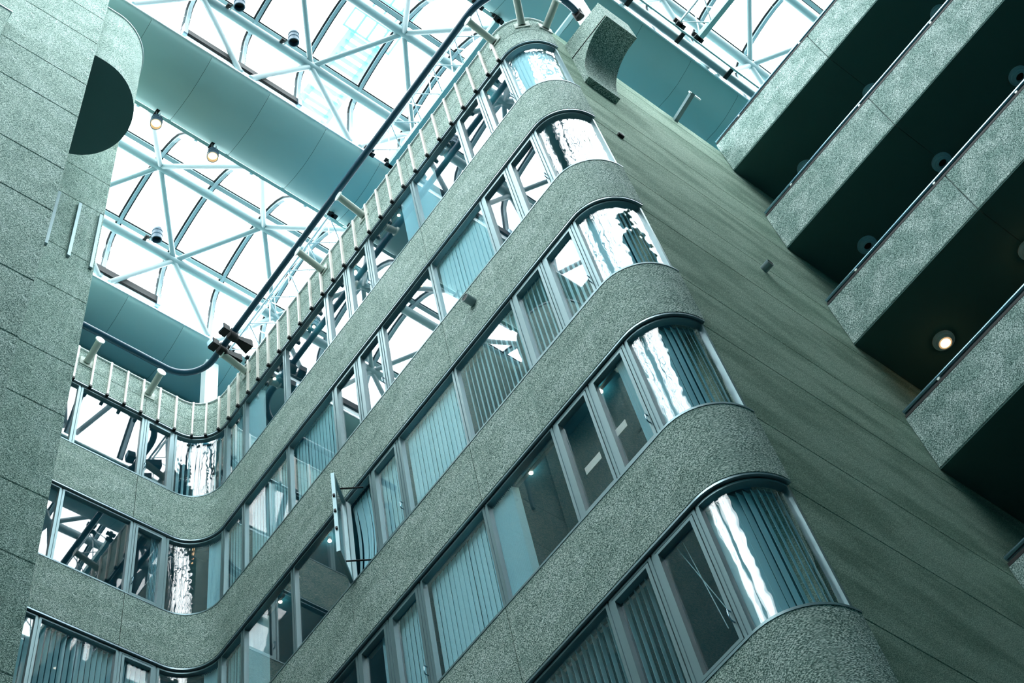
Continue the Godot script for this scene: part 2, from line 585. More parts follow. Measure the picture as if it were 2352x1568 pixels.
# kinds of blind per window: n none, f full, t tilted, e edge-on, l / r gathered at the near or far end, w blown by the draught
func blinds(k: int, i: int, a: float, c: float, y0: float, y1: float) -> void:
	var plan := ["fnnrlnnnrfennn", "nnnfnnnfffllnn", "ttttffwnrfleee", "tlnrffln", "tneeee"]
	var how: String = plan[k][i] if i < plan[k].length() else "n"
	if how == "n":
		return
	var say: String = {"f": "closed pale vertical blind", "t": "half-turned vertical blind", "e": "edge-on vertical blind", "l": "vertical blind gathered at the near end", "r": "vertical blind gathered at the far end", "w": "wind-blown vertical blind"}[how]
	var t := thing("vertical_blind", "%s, %s window from the rounded corner, %s row" % [say, words[i], rows[k]], "blind", "vertical blinds behind the facade windows")
	var turn_fix := 0.0
	var rail := new_st()
	band(rail, a + 0.05, c - 0.05, y1 - 0.05, y1 - 0.01, -0.19, -0.15)
	part("head_rail", rail, "aluminium", t)
	if how == "t" and i == 0:
		turn_fix = 1.45
	var width := 0.11
	var pitch := 0.094
	var turn: float = {"f": -0.20, "t": -0.70, "e": -1.3, "l": 1.25, "r": 1.25, "w": -0.25}[how] + turn_fix
	var s := a + 0.06
	var end := c - 0.04
	if how == "w":
		pitch = 0.075
	if how in ["l", "r"]:
		pitch = 0.028
		if how == "l":
			end = a + 0.06 + (c - a) * 0.28
		else:
			s = c - 0.06 - (c - a) * 0.28
	var sb := new_st()
	box(sb, Vector3(-width / 2, -(y1 - y0) + 0.06, -0.0012), Vector3(width / 2, 0, 0.0012))
	sb.generate_normals()
	var mesh: Mesh = sb.commit()
	while s < end:
		var p := f3(s, -0.14, y1 - 0.05)
		var q := fp(s + 0.01, -0.17) - fp(s - 0.01, -0.17)
		var ang := atan2(-q.y, q.x) + turn + rng.randf_range(-0.06, 0.06)
		var o: MeshInstance3D
		if how == "w":
			var ws := new_st()
			var bs := Basis(Vector3.UP, ang)
			var nn := bs.z
			var wav := rng.randf_range(0.07, 0.10)
			ws.set_smooth_group(0)
			for m in 10:
				var f0 := m / 10.0
				var f1 := (m + 1) / 10.0
				var d0 := nn * (wav * sin(f0 * PI * 0.9)) + Vector3(-0.06 * f0, 0, 0)
				var d1 := nn * (wav * sin(f1 * PI * 0.9)) + Vector3(-0.06 * f1, 0, 0)
				var hh := y1 - y0 - 0.06
				quad(ws, p + d1 - bs.x * 0.05 - Vector3(0, hh * f1, 0), p + d1 + bs.x * 0.05 - Vector3(0, hh * f1, 0), p + d0 + bs.x * 0.05 - Vector3(0, hh * f0, 0), p + d0 - bs.x * 0.05 - Vector3(0, hh * f0, 0))
			o = part("slat", ws, "blind", t)
		else:
			o = put("slat", mesh, "blind", t, p)
			o.rotation.y = ang
		s += pitch

# ------------------------------------------------------------------ side wall with its bracket
func right_wall() -> void:
	var w := thing("wall_right", "olive grey concrete side wall with straight horizontal joints", "wall", "", "structure")
	var ys := [TOP + 0.13, 28.12]
	for k in 8:
		ys.append(HEAD - STOREY * k)
		ys.append(SILL - STOREY * k)
	ys.append(FLOOR_Y)
	for i in ys.size() - 1:
		if ys[i] <= FLOOR_Y:
			continue
		var st := new_st()
		chamfer(st, Vector3(9.70, maxf(ys[i + 1], FLOOR_Y) + 0.007, -4.95), Vector3(18.0, ys[i] - 0.007, -4.53), 0.008)
		part("concrete_panel", st, "side_concrete", w)
	var st2 := new_st()
	box(st2, Vector3(9.72, FLOOR_Y, -4.95), Vector3(18.0, TOP + 0.1, -4.57))
	part("joint_backing", st2, "gasket", w)
	# bracket: a block thrown out towards the hall with a coved underside and a foot
	var t := thing("concrete_bracket", "coved concrete bracket jutting from the top of the side wall", "bracket")
	var prof := []   # (z, y) round the side
	prof.append(Vector2(-4.53, 28.05))
	prof.append(Vector2(-3.48, 28.05))
	prof.append(Vector2(-3.48, 27.22))
	prof.append(Vector2(-3.62, 27.22))
	var c0 := Vector2(-3.62, 26.12)
	for k in 13:
		var a := PI / 2 * k / 12.0
		prof.append(Vector2(-3.62 - 0.78 * sin(a), 27.22 - 1.06 * (1.0 - cos(a))))
	prof.append(Vector2(-4.40, 25.99))
	prof.append(Vector2(-4.53, 25.99))
	var s := new_st()
	var x0 := 10.10
	var x1 := 10.87
	var pv := PackedVector2Array(prof)
	var idx := Geometry2D.triangulate_polygon(pv)
	for k in range(0, idx.size(), 3):
		var q := [pv[idx[k]], pv[idx[k + 1]], pv[idx[k + 2]]]
		if (q[1] - q[0]).cross(q[2] - q[0]) < 0:
			q = [q[0], q[2], q[1]]
		tri(s, Vector3(x0, q[0].y, q[0].x), Vector3(x0, q[1].y, q[1].x), Vector3(x0, q[2].y, q[2].x))
		tri(s, Vector3(x1, q[0].y, q[0].x), Vector3(x1, q[2].y, q[2].x), Vector3(x1, q[1].y, q[1].x))
	for k in prof.size():
		var p: Vector2 = prof[k]
		var q: Vector2 = prof[(k + 1) % prof.size()]
		s.set_smooth_group(0 if k >= 3 and k < 16 else -1)
		quad(s, Vector3(x0, p.y, p.x), Vector3(x1, p.y, p.x), Vector3(x1, q.y, q.x), Vector3(x0, q.y, q.x))
	part("corbel", s, "aggregate", t)
	s = new_st()
	box(s, Vector3(x0 - 0.012, 27.255, -4.52), Vector3(x0 + 0.01, 27.27, -3.49))
	part("joint_line", s, "gasket", t)

# ------------------------------------------------------------------ galleries
func galleries() -> void:
	var zs := [-4.53, -1.61, 2.95, 7.5, 8.99]
	for g in 5:
		var top := 28.88 - STOREY * g
		var bot := 27.50 - STOREY * g
		var t := thing("gallery_balcony", "%s gallery balcony from above, long rough concrete parapet over a dark soffit" % ["first", "second", "third", "fourth", "fifth"][g], "balcony", "gallery balconies", "", Vector3(14.45, bot, -4.53))
		for j in zs.size() - 1:
			var st := new_st()
			chamfer(st, Vector3(0, 0.022, zs[j] + 4.535), Vector3(0.2, top - bot - 0.04, zs[j + 1] + 4.53 - 0.005), 0.012)
			part("parapet_panel", st, "gallery_concrete", t)
			st = new_st()
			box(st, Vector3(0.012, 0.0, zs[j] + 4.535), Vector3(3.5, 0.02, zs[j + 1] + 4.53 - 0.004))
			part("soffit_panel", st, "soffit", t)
			st = new_st()
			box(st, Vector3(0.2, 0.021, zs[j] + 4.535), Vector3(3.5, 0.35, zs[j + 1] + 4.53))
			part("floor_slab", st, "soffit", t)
		var h := thing("handrail", "chrome handrail along the parapet of the %s gallery from above" % ["first", "second", "third", "fourth", "fifth"][g], "handrail", "gallery handrails", "", Vector3(14.50, top, -4.5))
		var st2 := new_st()
		rod(st2, Vector3(0, 0.13, 0), Vector3(0, 0.13, 13.4), 0.045, 14)
		part("rail_tube", st2, "rail_chrome", h)
		st2 = new_st()
		box(st2, Vector3(-0.055, -0.05, 0), Vector3(0.06, 0.01, 13.4))
		part("base_strip", st2, "dark_metal", h)
		for m in 7:
			st2 = new_st()
			rod(st2, Vector3(0, 0.0, 0.75 + m * 1.93), Vector3(0, 0.1, 0.75 + m * 1.93), 0.014, 8)
			lathe(st2, [[0.0, 0.0], [0.028, 0.0], [0.028, 0.02], [0.0, 0.02]], Transform3D(Basis(Vector3(0, 0, 1), PI / 2), Vector3(-0.03, 0.055, 0.75 + m * 1.93)), 10)
			part("rail_post", st2, "plate_white", h)
		# recessed ring lights in the soffit
		var n := 0
		for z in [0.36, -1.62, -3.62]:
			if g == 3 or (g == 2 and z > 0.0) or g == 4:
				continue
			downlight(g, n, Vector3(15.70, bot - 0.036, z), g == 2)
			n += 1

func downlight(g: int, n: int, at: Vector3, lit: bool) -> void:
	var t := thing("ring_light", "%s stepped ring light under the %s gallery from above, %s from the near end" % ["glowing" if lit else "unlit", words[g], words[n]], "ceiling light", "ring lights in gallery soffits", "", at)
	var st := new_st()
	lathe(st, [[0.19, 0.034], [0.19, 0.0], [0.155, -0.002], [0.150, -0.035], [0.122, -0.037], [0.117, -0.065], [0.088, -0.067], [0.082, 0.0], [0.06, 0.0]], Transform3D.IDENTITY, 28)
	part("stepped_ring", st, "fin_white" if lit else "lamp_shell", t)
	st = new_st()
	lathe(st, [[0.0, -0.005], [0.075, -0.005], [0.075, 0.034], [0.0, 0.034]], Transform3D.IDENTITY, 20)
	part("lamp_glow" if lit else "lamp_well", st, "warm_glow" if lit else "dark_metal", t)
	if lit:
		lamp_in(t, Vector3(0, -0.09, 0), Color(1, 0.82, 0.6), 0.02, 0.06)

func lamp_in(t: Node3D, at: Vector3, c: Color, e: float, size: float) -> void:
	var l := OmniLight3D.new()
	l.name = "light"
	l.position = at
	l.light_color = c
	l.light_energy = e
	l.light_size = size
	l.omni_range = 60.0
	l.omni_attenuation = 2.0
	l.shadow_enabled = true
	t.add_child(l, true)

# ------------------------------------------------------------------ tower at the near end
func tower() -> void:
	var w := thing("wall_left", "pale rough concrete tower wall in stacked courses, in front", "wall", "", "structure")
	var ys := [31.4, 28.55]
	for k in 8:
		ys.append(HEAD - STOREY * k)
		ys.append(SILL - STOREY * k)
	ys.append(FLOOR_Y)
	for i in ys.size() - 1:
		if ys[i] <= FLOOR_Y:
			continue
		var lo := maxf(ys[i + 1], FLOOR_Y)
		var st := new_st()
		chamfer(st, Vector3(-14.0, lo + 0.008, -9.6), Vector3(2.67, ys[i] - 0.008, -9.25), 0.012)
		part("concrete_panel", st, "tower_concrete", w)
	var core := new_st()
	box(core, Vector3(-14.0, FLOOR_Y, -12.1), Vector3(2.62, 31.4, -9.3))
	part("tower_core", core, "tower_concrete", w)
	core = new_st()
	box(core, Vector3(-14.0, FLOOR_Y, -9.59), Vector3(2.64, 31.38, -9.275))
	part("joint_backing", core, "gasket", w)
	var nib := new_st()
	chamfer(nib, Vector3(-3.0, 24.2, -9.25), Vector3(1.08, 25.72, -9.08), 0.015)
	part("raised_panel", nib, "tower_concrete", w)
	nib = new_st()
	box(nib, Vector3(-3.0, 25.72, -9.25), Vector3(1.10, 25.755, -9.06))
	part("cap_strip", nib, "rim_white", w)
	var v := thing("wall_back", "shaded concrete wall stepped back behind the tower, with three pale strips", "wall", "", "structure")
	for i in ys.size() - 1:
		if ys[i] <= FLOOR_Y:
			continue
		var lo := maxf(ys[i + 1], FLOOR_Y)
		var st := new_st()
		chamfer(st, Vector3(-14.0, lo + 0.006, -16.2), Vector3(4.47, ys[i] - 0.006, -12.14), 0.012)
		part("concrete_panel", st, "tower_concrete", v)
	var vb := new_st()
	box(vb, Vector3(-14.0, FLOOR_Y, -16.19), Vector3(4.45, 31.38, -12.16))
	part("joint_backing", vb, "gasket", v)
	for x in [3.51, 3.95, 4.39]:
		var st := new_st()
		box(st, Vector3(x - 0.03, 24.78, -12.14), Vector3(x + 0.03, 27.0, -12.08))
		part("fin", st, "aluminium", v)
	# half-round balcony between them
	var d := thing("round_balcony", "half-round rough concrete balcony bulging from the tower, dark beneath", "balcony")
	var cx := 2.95
	var cz := -10.45
	var r := 1.0
	for ring in [[27.15, 27.27, "rim_course", 0.0], [27.278, 30.0, "drum_shell", 0.012]]:
		var st := new_st()
		var pts := [Vector2(2.66, cz + r - ring[3])]
		for k in 33:
			var a := PI / 2 - PI * k / 32.0
			pts.append(Vector2(cx + (r - ring[3]) * cos(a), cz + (r - ring[3]) * sin(a)))
		pts.append(Vector2(2.66, cz - r + ring[3]))
		for k in pts.size() - 1:
			var p: Vector2 = pts[k]
			var q: Vector2 = pts[k + 1]
			st.set_smooth_group(0)
			quad(st, Vector3(p.x, ring[0], p.y), Vector3(q.x, ring[0], q.y), Vector3(q.x, ring[1], q.y), Vector3(p.x, ring[1], p.y))
			st.set_smooth_group(-1)
			tri(st, Vector3(2.66, ring[1], cz), Vector3(p.x, ring[1], p.y), Vector3(q.x, ring[1], q.y))
			if ring[2] == "drum_shell":
				tri(st, Vector3(2.66, ring[0], cz), Vector3(q.x, ring[0], q.y), Vector3(p.x, ring[0], p.y))
		part(ring[2], st, "tower_concrete", d)
		if ring[2] == "rim_course":
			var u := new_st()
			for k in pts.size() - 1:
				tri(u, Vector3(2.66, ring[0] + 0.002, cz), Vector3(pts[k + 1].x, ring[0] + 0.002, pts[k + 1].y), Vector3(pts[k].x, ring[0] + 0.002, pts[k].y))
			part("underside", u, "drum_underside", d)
		else:
			var e := new_st()
			for k in pts.size() - 1:
				bar(e, Vector3(pts[k].x, 30.0, pts[k].y), Vector3(pts[k + 1].x, 30.0, pts[k + 1].y), 0.05, 0.03)
			part("top_edge", e, "rim_white", d)

# ------------------------------------------------------------------ roof
func roof_curve() -> Array:
	# glass section: (depth back from the next beam's near rim towards the eye, height above the rim line)
	var key := [Vector2(-0.10, 0.02), Vector2(0.02, 1.10), Vector2(0.20, 1.95), Vector2(0.95, 2.42), Vector2(2.15, 2.58), Vector2(3.3, 1.9), Vector2(4.12, 0.05)]
	var out := []
	for i in key.size() - 1:
		var p0: Vector2 = key[maxi(i - 1, 0)]
		var p3: Vector2 = key[mini(i + 2, key.size() - 1)]
		for k in 4:
			out.append(key[i].cubic_interpolate(key[i + 1], p0, p3, k / 4.0))
	out.append(key[-1])
	return out

func roof() -> void:
	var names := {3: "nearest the side wall", 4: "over the middle of the main facade", 5: "over the rear wing"}
	var where := {0: "far behind the eye", 1: "behind the eye", 2: "over the eye", 3: "over the side wall", 4: "between the drum and the main facade", 5: "over the rear corner", 6: "beyond the rear wing"}
	var curve := roof_curve()
	for k in range(3, 6):
		var d: float = BEAM0 + (k - 3) * BAY
		# beam: a shallow trough
		var prof := [Vector2(0.0, 31.95), Vector2(0.0, 31.91), Vector2(0.12, 31.83), Vector2(0.3, 31.75), Vector2(0.6, 31.64), Vector2(0.95, 31.60), Vector2(1.3, 31.65), Vector2(1.6, 31.75), Vector2(1.75, 31.84), Vector2(1.77, 31.90)]
		var beam := thing("roof_beam", "broad grey trough-shaped roof beam with curved seams, " + (names[k] if k in names else where[k]), "roof beam", "trough beams of the roof")
		var xs := []
		if k in [3, 4, 5]:
			var x := -14.0 + 0.08
			xs.append(-14.0)
			while x < 21.9:
				if x > -2.0 and x < 18.5:
					xs.append(x)
				x += 1.475
			xs.append(22.0)
		else:
			xs = [-14.0, 22.0]
		for j in xs.size() - 1:
			var xa: float = xs[j] + 0.0035
			var xb: float = xs[j + 1] - 0.0035
			var st := new_st()
			for i in prof.size() - 1:
				var p: Vector2 = prof[i]
				var q: Vector2 = prof[i + 1]
				st.set_smooth_group(0)
				quad(st, Vector3(xb, p.y, -d - p.x), Vector3(xa, p.y, -d - p.x), Vector3(xa, q.y, -d - q.x), Vector3(xb, q.y, -d - q.x))
			st.set_smooth_group(-1)
			quad(st, Vector3(xa, 31.95, -d), Vector3(xb, 31.95, -d), Vector3(xb, 31.90, -d - 1.77), Vector3(xa, 31.90, -d - 1.77))
			part("beam_panel", st, "beam_paint", beam)
			if j > 0:
				st = new_st()
				for i in prof.size() - 1:
					var p: Vector2 = prof[i]
					var q: Vector2 = prof[i + 1]
					quad(st, Vector3(xa + 0.03, p.y + 0.015, -d - p.x - 0.01), Vector3(xa - 0.05, p.y + 0.015, -d - p.x - 0.01), Vector3(xa - 0.05, q.y + 0.015, -d - q.x - 0.01), Vector3(xa + 0.03, q.y + 0.015, -d - q.x - 0.01))
				part("seam_strip", st, "gasket", beam)
		var fl := new_st()
		box(fl, Vector3(-14, 31.90, -d - 0.04), Vector3(22, 31.965, -d + 0.008))
		part("rim_flange", fl, "rim_white", beam)
		fl = new_st()
		box(fl, Vector3(-14, 31.90, -d - 1.86), Vector3(22, 31.97, -d - 1.78))
		part("back_upstand", fl, "beam_paint", beam)
		vault(k, d, curve, where[k])
		lattice(k, d, where[k])

func vault(k: int, d: float, curve: Array, where: String) -> void:
	var t := thing("skylight", "arched glass skylight in light glazing bars, " + where, "skylight", "arched skylights of the roof")
	var xs := []
	var x := 6.0 - 1.45 * 9
	while x < 21.0:
		xs.append(x)
		x += 1.45
	var seg := [0, 10, 17, curve.size() - 1]
	var bm := new_st()
	var gm := new_st()
	for i in curve.size() - 1:
		var p := Vector3(0, RIM + curve[i].y, -d + curve[i].x)
		var q := Vector3(0, RIM + curve[i + 1].y, -d + curve[i + 1].x)
		var nn := Vector3.RIGHT.cross(q - p).normalized()
		nn = nn if nn.y > 0.0 else -nn
		bar(bm, p - nn * 0.03, q - nn * 0.03, 0.075, 0.07, nn)
		bar(gm, p + nn * 0.02, q + nn * 0.02, 0.165, 0.03, nn)
	bm.generate_normals()
	gm.generate_normals()
	var bmesh := bm.commit()
	var gmesh := gm.commit()
	for xx in xs:
		var o := put("glazing_bar", bmesh, "bar_paint", t, Vector3(xx, 0, 0))
		put("gasket", gmesh, "gasket", o)
	for s in 3:
		var st := new_st()
		for i in range(seg[s], seg[s + 1]):
			st.set_smooth_group(0)
			var p: Vector2 = curve[i]
			var q: Vector2 = curve[i + 1]
			quad(st, Vector3(1.42, RIM + p.y + 0.03, -d + p.x), Vector3(0.03, RIM + p.y + 0.03, -d + p.x), Vector3(0.03, RIM + q.y + 0.03, -d + q.x), Vector3(1.42, RIM + q.y + 0.03, -d + q.x))
		st.generate_normals()
		var pm := st.commit()
		for j in xs.size() - 1:
			put("glass_pane", pm, "roof_glass", t, Vector3(xs[j], 0, 0))
	for s in [10, 17]:
		var st := new_st()
		var p := Vector3(0, RIM + curve[s].y, -d + curve[s].x)
		box(st, Vector3(-8, p.y - 0.05, p.z - 0.05), Vector3(21, p.y + 0.0, p.z + 0.05))
		var o := part("purlin", st, "steel_paint", t)
		st = new_st()
		box(st, Vector3(-8, p.y + 0.0, p.z - 0.075), Vector3(21, p.y + 0.03, p.z + 0.075))
		part("gasket", st, "gasket", o)

func lattice(k: int, d: float, where: String) -> void:
	var t := thing("roof_lattice", "pale steel tube lattice under the skylight, " + where, "steel frame", "tube lattices of the roof")
	var ya := 33.75   # lower chord, near the rim
	var za := -(d - 0.48)
	var yb := 34.25   # upper chord
	var zb := -(d - 2.24)
	var st := new_st()
	rod(st, Vector3(-10, ya, za), Vector3(21, ya, za), 0.115, 16)
	part("chord_tube", st, "steel_paint", t)
	st = new_st()
	rod(st, Vector3(-10, yb, zb), Vector3(21, yb, zb), 0.115, 16)
	part("chord_tube", st, "steel_paint", t)
	var x := 7.53 - 2.9 * 4
	while x < 20.0:
		var n := Vector3(x, ya, za)
		for sgn in [-1.0, 1.0]:
			for to in [Vector3(x + 1.45 * sgn, yb, zb), Vector3(x + 1.32 * sgn, RIM + 0.03, -d - 0.02)]:
				st = new_st()
				rod(st, n, to, 0.066, 10)
				part("diagonal_tube", st, "steel_paint", t)
			st = new_st()
			rod(st, Vector3(x + 1.45, yb, zb), Vector3(x + 1.45 + 1.3 * sgn, 32.25, -(d - 4.15)), 0.066, 10)
			part("diagonal_tube", st, "steel_paint", t)
		x += 2.9

# ------------------------------------------------------------------ fittings
func fittings() -> void:
	blue_rail()
	spotlights()
	floodlights()
	columns_()
	gantries()
	globes()
	small_things()
	roof_stair()

func blue_rail() -> void:
	var t := thing("curved_rail", "dark blue tube rail bending round both corners outside the parapet", "rail")
	var y := 28.50
	var pts := [Vector3(2.9, y, -15.16), Vector3(7.55, y, -15.16)]
	for k in range(1, 14):
		var a := PI / 2 * k / 14.0
		pts.append(Vector3(7.55 + 0.735 * sin(a), y, -14.42 - 0.74 * cos(a)))
	pts.append(Vector3(8.285, y, -14.42))
	pts.append(Vector3(8.285, y, -10.0))
	pts.append(Vector3(8.285, y, -5.25))
	for k in range(1, 18):
		var a := (PI / 2 + 0.22) * k / 17.0
		pts.append(Vector3(9.70 - 1.415 * cos(a), y, -5.25 + 1.36 * sin(a)))
	var st := new_st()
	pipe(st, pts, 0.072, 16)
	part("tube", st, "rail_blue", t)
	st = new_st()
	var e: Vector3 = pts[-1]
	rod(st, e, e + Vector3(0.16, 0, -0.06), 0.10, 12)
	box(st, e + Vector3(0.02, -0.2, -0.08), e + Vector3(0.12, -0.05, 0.06))
	part("end_cap", st, "dark_metal", t)
	# stubs that carry it
	var spec := []
	for z in [-5.27, -9.73, -11.22, -14.12]:
		spec.append([Vector3(8.91, 28.08, z), Vector3(8.31, 28.30, z), "on the facade, %s from the rounded corner" % words[spec.size()]])
	for x in [5.99, 7.44]:
		spec.append([Vector3(x, 28.0, -15.63), Vector3(x, 28.18, -15.13), "on the rear wing, %s the hollow corner" % ("nearer" if x > 7 else "farther from")])
	for a in [0.80, 1.42]:
		spec.append([Vector3(9.70 - 0.785 * cos(a), 28.1, -5.25 + 0.785 * sin(a)), Vector3(9.70 - 1.36 * cos(a), 28.33, -5.25 + 1.31 * sin(a)), "on the rounded corner, the %s one" % ("first" if a < 1 else "last")])
	for s in spec:
		var b := thing("rail_stub", "pale stub holding the blue rail " + s[2], "bracket", "stubs under the blue rail", "", s[0])
		var v: Vector3 = s[1] - s[0]
		var g := new_st()
		rod(g, Vector3.ZERO, v, 0.075, 16)
		part("post", g, "stub_paint", b)
		g = new_st()
		var h := Vector3(v.x, 0, v.z).normalized()
		lathe(g, [[0.0, -0.012], [0.105, -0.012], [0.105, 0.012], [0.0, 0.012]], Transform3D(frame_of(h), v + h * 0.01), 20)
		part("end_plate", g, "plate_white", b)
		g = new_st()
		obox(g, Transform3D(frame_of(h), -h * 0.012), Vector3(0.3, 0.025, 0.26))
		part("base_plate", g, "stub_paint", b)

func spot(at: Vector3, aim: Vector3, hang: Vector3, lit: bool, label: String) -> void:
	var t := thing("spotlight", label, "spotlight", "round spotlights under the roof", "", at)
	var xf := Transform3D(frame_of(aim), Vector3.ZERO)
	var st := new_st()
	lathe(st, [[0.0, -0.22], [0.10, -0.21], [0.12, -0.14], [0.13, -0.13], [0.13, -0.09], [0.118, -0.085], [0.118, -0.02], [0.132, -0.01], [0.132, 0.04], [0.12, 0.05], [0.12, 0.14], [0.128, 0.15], [0.128, 0.17], [0.108, 0.17], [0.108, 0.02]], xf, 24)
	part("housing", st, "lamp_body", t)
	st = new_st()
	lathe(st, [[0.0, 0.02], [0.108, 0.02], [0.108, 0.03], [0.0, 0.045]], xf, 24)
	part("lens_glow" if lit else "lens", st, "warm_glow" if lit else "gasket", t)
	st = new_st()
	var b := frame_of(aim)
	var side := b.x
	for s in [-1.0, 1.0]:
		rod(st, side * (0.14 * s), hang.normalized() * 0.24 + side * (0.14 * s), 0.012, 8)
	rod(st, hang.normalized() * 0.24 - side * 0.14, hang.normalized() * 0.24 + side * 0.14, 0.012, 8)
	part("yoke", st, "steel_paint", t)
	st = new_st()
	bar(st, hang.normalized() * 0.24, hang, 0.035, 0.035, side)
	obox(st, Transform3D(b, hang), Vector3(0.28, 0.04, 0.08))
	part("clamp", st, "dark_metal", t)
	if lit:
		lamp_in(t, aim.normalized() * 0.3, Color(1, 0.85, 0.65), 0.06, 0.1)

func spotlights() -> void:
	var aim := Vector3(0.16, -1.03, -0.28)
	spot(Vector3(6.76, 33.4, -8.80), aim, Vector3(-0.12, 0.32, -0.36), false, "unlit spotlight below the ladder-like stair, beside the steel node")
	spot(Vector3(5.33, 33.4, -8.80), aim, Vector3(-0.12, 0.32, -0.36), false, "unlit spotlight at the photo's top edge, second along its tube")
	spot(Vector3(6.77, 33.4, -14.70), aim, Vector3(-0.12, 0.32, -0.40), false, "unlit spotlight above the lower tube, closest to the tower's strips")
	spot(Vector3(4.90, 31.0, -11.36), Vector3(-0.04, -1.08, 0.03), Vector3(0.02, 0.80, -0.08), true, "glowing spotlight under the middle beam, nearer the half-round balcony")
	spot(Vector3(6.28, 31.0, -11.34), Vector3(-0.04, -1.08, 0.03), Vector3(0.02, 0.80, -0.08), true, "glowing spotlight under the middle beam, farther from the half-round balcony")

func floodlights() -> void:
	for i in 2:
		var at := Vector3(8.285, 28.50, -13.66 - i * 0.42)
		var t := thing("floodlight", "black twin-ended floodlight clamped on the blue rail, the %s of the pair" % ["upper", "lower"][i], "floodlight", "floodlights on the blue rail", "", at)
		var dir := Vector3(0.95, 0.10, -0.12).normalized()
		var bs := frame_of(dir)
		var st := new_st()
		lathe(st, [[0.0, -0.11], [0.09, -0.11], [0.105, -0.05], [0.105, 0.05], [0.08, 0.11], [0.0, 0.11]], Transform3D(bs, Vector3(0, -0.17, 0)), 20)
		part("housing", st, "dark_metal", t)
		st = new_st()
		# flared hood, square in section
		var r0 := 0.06
		var r1 := 0.125
		var o := Vector3(0, -0.17, 0) + dir * 0.10
		var e := Vector3(0, -0.17, 0) + dir * 0.44
		for s in 4:
			var a0 := PI / 4 + PI / 2 * s
			var a1 := a0 + PI / 2
			var p := func(c: Vector3, r: float, a: float) -> Vector3: return c + (bs.x * cos(a) - bs.z * sin(a)) * r * 1.414
			quad(st, p.call(o, r0, a0), p.call(o, r0, a1), p.call(e, r1, a1), p.call(e, r1, a0))
			quad(st, p.call(e, r1 - 0.012, a0), p.call(e, r1 - 0.012, a1), p.call(o, r0 - 0.01, a1), p.call(o, r0 - 0.01, a0))
			quad(st, p.call(e, r1, a0), p.call(e, r1, a1), p.call(e, r1 - 0.012, a1), p.call(e, r1 - 0.012, a0))
		part("hood", st, "dark_metal", t)
		st = new_st()
		obox(st, Transform3D(bs, Vector3(0, -0.12, 0) - dir * 0.24), Vector3(0.2, 0.16, 0.2))
		var bx := part("gear_box", st, "dark_metal", t)
		st = new_st()
		obox(st, Transform3D(bs, Vector3(0, -0.10, 0) - dir * 0.33), Vector3(0.17, 0.02, 0.17))
		part("side_panel", st, "rail_chrome", bx)
		st = new_st()
		lathe(st, [[0.0, -0.06], [0.1, -0.06], [0.1, 0.06], [0.0, 0.06]], Transform3D(Basis(Vector3.RIGHT, PI / 2), Vector3.ZERO), 16)
		part("clamp", st, "dark_metal", t)

func columns_() -> void:
	for c in [[Vector3(9.24, TOP - 0.4, -16.25), 31.9, "white steel post in the hollow corner under the rear beam"], [Vector3(10.50, 28.05, -4.02), 31.8, "white steel post standing on the coved bracket"]]:
		var t := thing("roof_post", c[2], "column", "white posts under the roof beams", "", c[0])
		var h: float = c[1] - c[0].y
		var st := new_st()
		chamfer(st, Vector3(-0.17, 0, -0.12), Vector3(0.17, h, 0.12), 0.015)
		part("shaft", st, "column_paint", t)
		st = new_st()
		chamfer(st, Vector3(-0.26, 0, -0.2), Vector3(0.26, 0.04, 0.2), 0.01)
		part("base_plate", st, "column_paint", t)
	var t2 := thing("tie_beam", "white flat tie running level from the bracket's post behind the wall top", "beam", "", "", Vector3(10.63, 30.3, -5.6))
	var s2 := new_st()
	box(s2, Vector3(-0.045, -0.02, 0), Vector3(0.045, 0.02, 1.6))
	box(s2, Vector3(-0.012, 0.02, 0), Vector3(0.012, 0.16, 1.6))
	part("flange", s2, "column_paint", t2)
	var t3 := thing("edge_beam", "grey flanged beam behind the rear corner's parapet, under the rear roof beam", "beam", "", "", Vector3(9.4, 29.9, -16.6))
	s2 = new_st()
	box(s2, Vector3(0, -0.2, -0.05), Vector3(5, 0.2, 0.05))
	part("web", s2, "beam_paint", t3)
	for y in [-0.22, 0.2]:
		s2 = new_st()
		box(s2, Vector3(0, y, -0.14), Vector3(5, y + 0.025, 0.14))
		part("flange", s2, "column_paint", t3)

